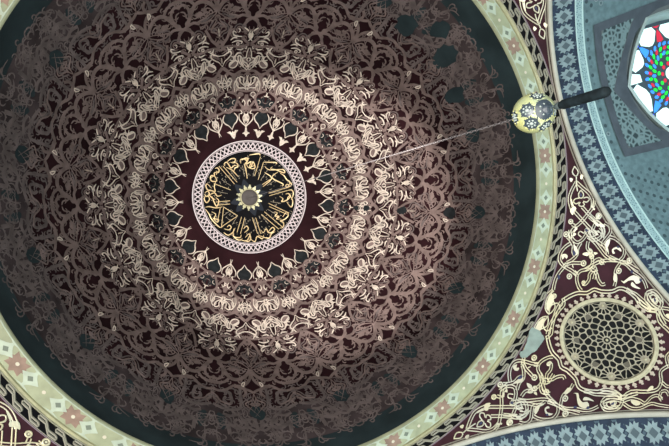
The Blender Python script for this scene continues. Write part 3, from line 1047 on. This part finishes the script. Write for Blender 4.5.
# ------------------------------------------------------------------ hanging ornament
BZ = 1.745*U/7*1.0 + EYE
BZ = 1.745 + EYE
apex = dome(0, 0, .26)
oe = empty('hanging_ornament', (0, 0, BZ))
def op(o):
    o.parent = oe; o.matrix_parent_inverse = Matrix.Translation(-oe.location); return o
BR = .0905
cam_loc = Vector((-1.519, -.010, EYE))
fw = Vector((.255, .109, .961)).normalized(); rt = Vector((.917, .289, -.276)).normalized(); dn = Vector((-.308, .951, -.026)).normalized()
vw = (cam_loc - Vector((0, 0, BZ))).normalized()
def vdir(dx, dy):
    # direction on the ball seen at (dx, dy) of its outline from below
    r2 = rt - vw*rt.dot(vw); r2.normalize(); d2 = dn - vw*dn.dot(vw); d2 = (d2 - r2*d2.dot(r2)).normalized()
    return (r2*dx + d2*dy + vw*math.sqrt(max(0, 1 - dx*dx - dy*dy))).normalized()
spots = [(vdir(-.33, -.14), .37), (vdir(-.05, .52), .37), (vdir(.50, -.20), .54), (vdir(.08, -.86), .34), (vdir(.62, .62), .36), (vdir(-.88, .22), .33), (vdir(.97, -.1), .3)]
spots += [(Vector((-s.x, -s.y, -s.z)), r) for s, r in spots[:3]]
mb = MB(); nu, nv = 128, 72
V = [[None]*nu for _ in range(nv+1)]
def which(d):
    for s, r in spots:
        a = d.angle(s)
        if a < r: return a/r
    return None
rows = []
for j in range(nv+1):
    th = math.pi*j/nv; row = []
    for i in range(nu):
        p = 2*math.pi*i/nu; d = Vector((math.sin(th)*math.cos(p), math.sin(th)*math.sin(p), math.cos(th)))
        q = which(d) if 0 < j < nv else None
        r = BR*(1 + (.0 if q is None else -.02*(1-q**4)))
        row.append(Vector((d.x*r, d.y*r, BZ + d.z*r*1.04)))
    rows.append(row)
mb.v = [tuple(p) for r in rows for p in r]
for j in range(nv):
    for i in range(nu):
        k = (i+1) % nu
        c = (rows[j][i] + rows[j+1][k])/2 - Vector((0, 0, BZ)); q = which(c.normalized())
        m = M['glaze'] if q is None or q > .93 else M['dark']
        mb.f.append((j*nu+i, (j+1)*nu+i, (j+1)*nu+k, j*nu+k)); mb.m.append(mb.mi(m)); mb.sm.append(True)
def bump(mb, c, n, r, h, m):
    a = n.orthogonal().normalized(); b = n.cross(a)
    mb.grid([[c + (a*math.cos(t) + b*math.sin(t))*r*k + n*h*g for t in [2*math.pi*i/8 for i in range(8)]] for k, g in ((1, 0), (.8, .6), (.35, .95), (.02, 1))], m, wrap=True)
for s, r in spots:
    a = s.orthogonal().normalized(); b = s.cross(a)
    lst = [(0, 0, .10)] + [(.5*r*math.cos(t), .5*r*math.sin(t), .055) for t in [2*math.pi*i/7 for i in range(7)]]
    for x, y, q in lst:
        d = (s + a*x + b*y).normalized()
        bump(mb, Vector((0, 0, BZ)) + d*BR*.985, d, BR*q, BR*.05, M['bead'])
    for i in range(14):
        t = 2*math.pi*i/14; d = (s + (a*math.cos(t) + b*math.sin(t))*math.tan(r*.98)).normalized()
        bump(mb, Vector((0, 0, BZ)) + d*BR*.99, d, BR*.05, BR*.06, M['dark'] if i % 2 else M['glaze'])
for d in (Vector((0, 0, 1)), Vector((0, 0, -1))):
    bump(mb, Vector((0, 0, BZ)) + d*BR*1.0, d, BR*.3, BR*.12, M['dark'])
tag(op(mb.build('ceramic_ball')), 'yellow glazed ball with dark beaded medallions')
def link(mb, z, L, r, w, rot, m):
    n, k = 8, 4
    rows = []
    for i in range(n):
        t = 2*math.pi*i/n; cx = w*math.cos(t); cz = L/2*math.sin(t)
        nx, nz = math.cos(t), math.sin(t); row = []
        for j in range(k):
            u = 2*math.pi*j/k + .78
            px = cx + nx*r*math.cos(u); py = r*math.sin(u); pz = cz + nz*r*math.cos(u)
            row.append(Vector((px*math.cos(rot) - py*math.sin(rot), px*math.sin(rot) + py*math.cos(rot), z + pz)))
        rows.append(row)
    rows.append(rows[0]); mb.grid(rows, m, True, wrap=True)
mb = MB(); z = BZ + BR*1.06 + .01; i = 0
while z < apex.z - .01:
    link(mb, z, .034, .0020, .0052, (i % 2)*math.pi/2 + .4, M['chain']); z += .0265; i += 1
op(mb.build('chain'))
mb = MB()
zb = BZ - BR*1.04
def lathe(P, m, n=20, wob=0):
    mb.grid([[Vector((r*(1 + wob*(i % 2))*math.cos(2*math.pi*i/n), r*(1 + wob*(i % 2))*math.sin(2*math.pi*i/n), z)) for i in range(n)] for r, z in P], m, wrap=True)
lathe([(.003, zb + .01), (.003, zb - .035)], M['tassel2'], 10)
lathe([(.002, zb - .030), (.010, zb - .038), (.015, zb - .052), (.017, zb - .062), (.014, zb - .070)], M['tassel2'])
lathe([(.014, zb - .068), (.019, zb - .085), (.0195, zb - .16), (.020, zb - .24), (.020, zb - .288), (.0165, zb - .302), (.0004, zb - .306)], M['tassel'], 32, .07)
op(mb.build('silk_tassel'))
tag(oe, 'yellow and dark blue ceramic ball hanging on a long pale chain with dark tassel', 'hanging ornament')

# ------------------------------------------------------------------ camera
cd = bpy.data.cameras.new('camera'); cam = bpy.data.objects.new('camera', cd); col.objects.link(cam)
cd.sensor_fit = 'HORIZONTAL'; cd.sensor_width = 36; cd.lens = 36*450/669; cd.clip_start = .05; cd.clip_end = 200
X = rt; Z = -fw; Y = Z.cross(X).normalized(); X = Y.cross(Z).normalized()
m = Matrix(((X.x, Y.x, Z.x, cam_loc.x), (X.y, Y.y, Z.y, cam_loc.y), (X.z, Y.z, Z.z, cam_loc.z), (0, 0, 0, 1)))
cam.matrix_world = m
bpy.context.scene.camera = cam

# ------------------------------------------------------------------ light
def aim(o, p):
    d = Vector(p) - o.location; o.rotation_euler = d.to_track_quat('-Z', 'Y').to_euler()
def area(name, loc, tgt, size, power, rgb):
    l = bpy.data.lights.new(name, 'AREA'); l.size = size; l.energy = power; l.color = rgb
    o = bpy.data.objects.new(name, l); o.location = loc; col.objects.link(o); aim(o, tgt); return o
area('daylight_from_right_bay', (6.5, 1.0, .4), (5.5, 2.2, 8), 4.5, 420, (.66, .90, 1.0))
area('daylight_from_lower_bay', (1.5, 7.0, .4), (2.5, 5.5, 8), 4.0, 300, (.70, .92, 1.0))
area('added_left_fill', (-4.6, -.8, .4), (4.2, 1.6, 9.8), 3.0, 1000, (1.0, .96, .93))  # added fill from the left, brightens the right wall of the dome
area('added_floor_fill', (-1.0, .6, .3), (1.6, .8, 10), 4.5, 520, (1.0, .97, .90))  # added fill just above the floor, keeps the pendentives lit
sl = bpy.data.lights.new('added_dome_spot', 'SPOT'); sl.energy = 10500; sl.spot_size = math.radians(36); sl.spot_blend = .35  # added spot, no known lamp; makes the bright zone round the crown
sl.shadow_soft_size = .12; sl.color = (1.0, .93, .88)
so = bpy.data.objects.new('added_dome_spot', sl); so.location = (-1.9, -.3, 1.0); col.objects.link(so)
aim(so, dome(.12, .085))
w = bpy.data.worlds.new('world'); bpy.context.scene.world = w; w.use_nodes = True
w.node_tree.nodes['Background'].inputs[0].default_value = (.62, .80, .85, 1)
w.node_tree.nodes['Background'].inputs[1].default_value = .19
vs = bpy.context.scene.view_settings
bpy.context.scene.display_settings.display_device = 'sRGB'
vs.view_transform = 'Standard'; vs.look = 'None'; vs.gamma = 1; vs.use_curve_mapping = False; vs.exposure = 0.0
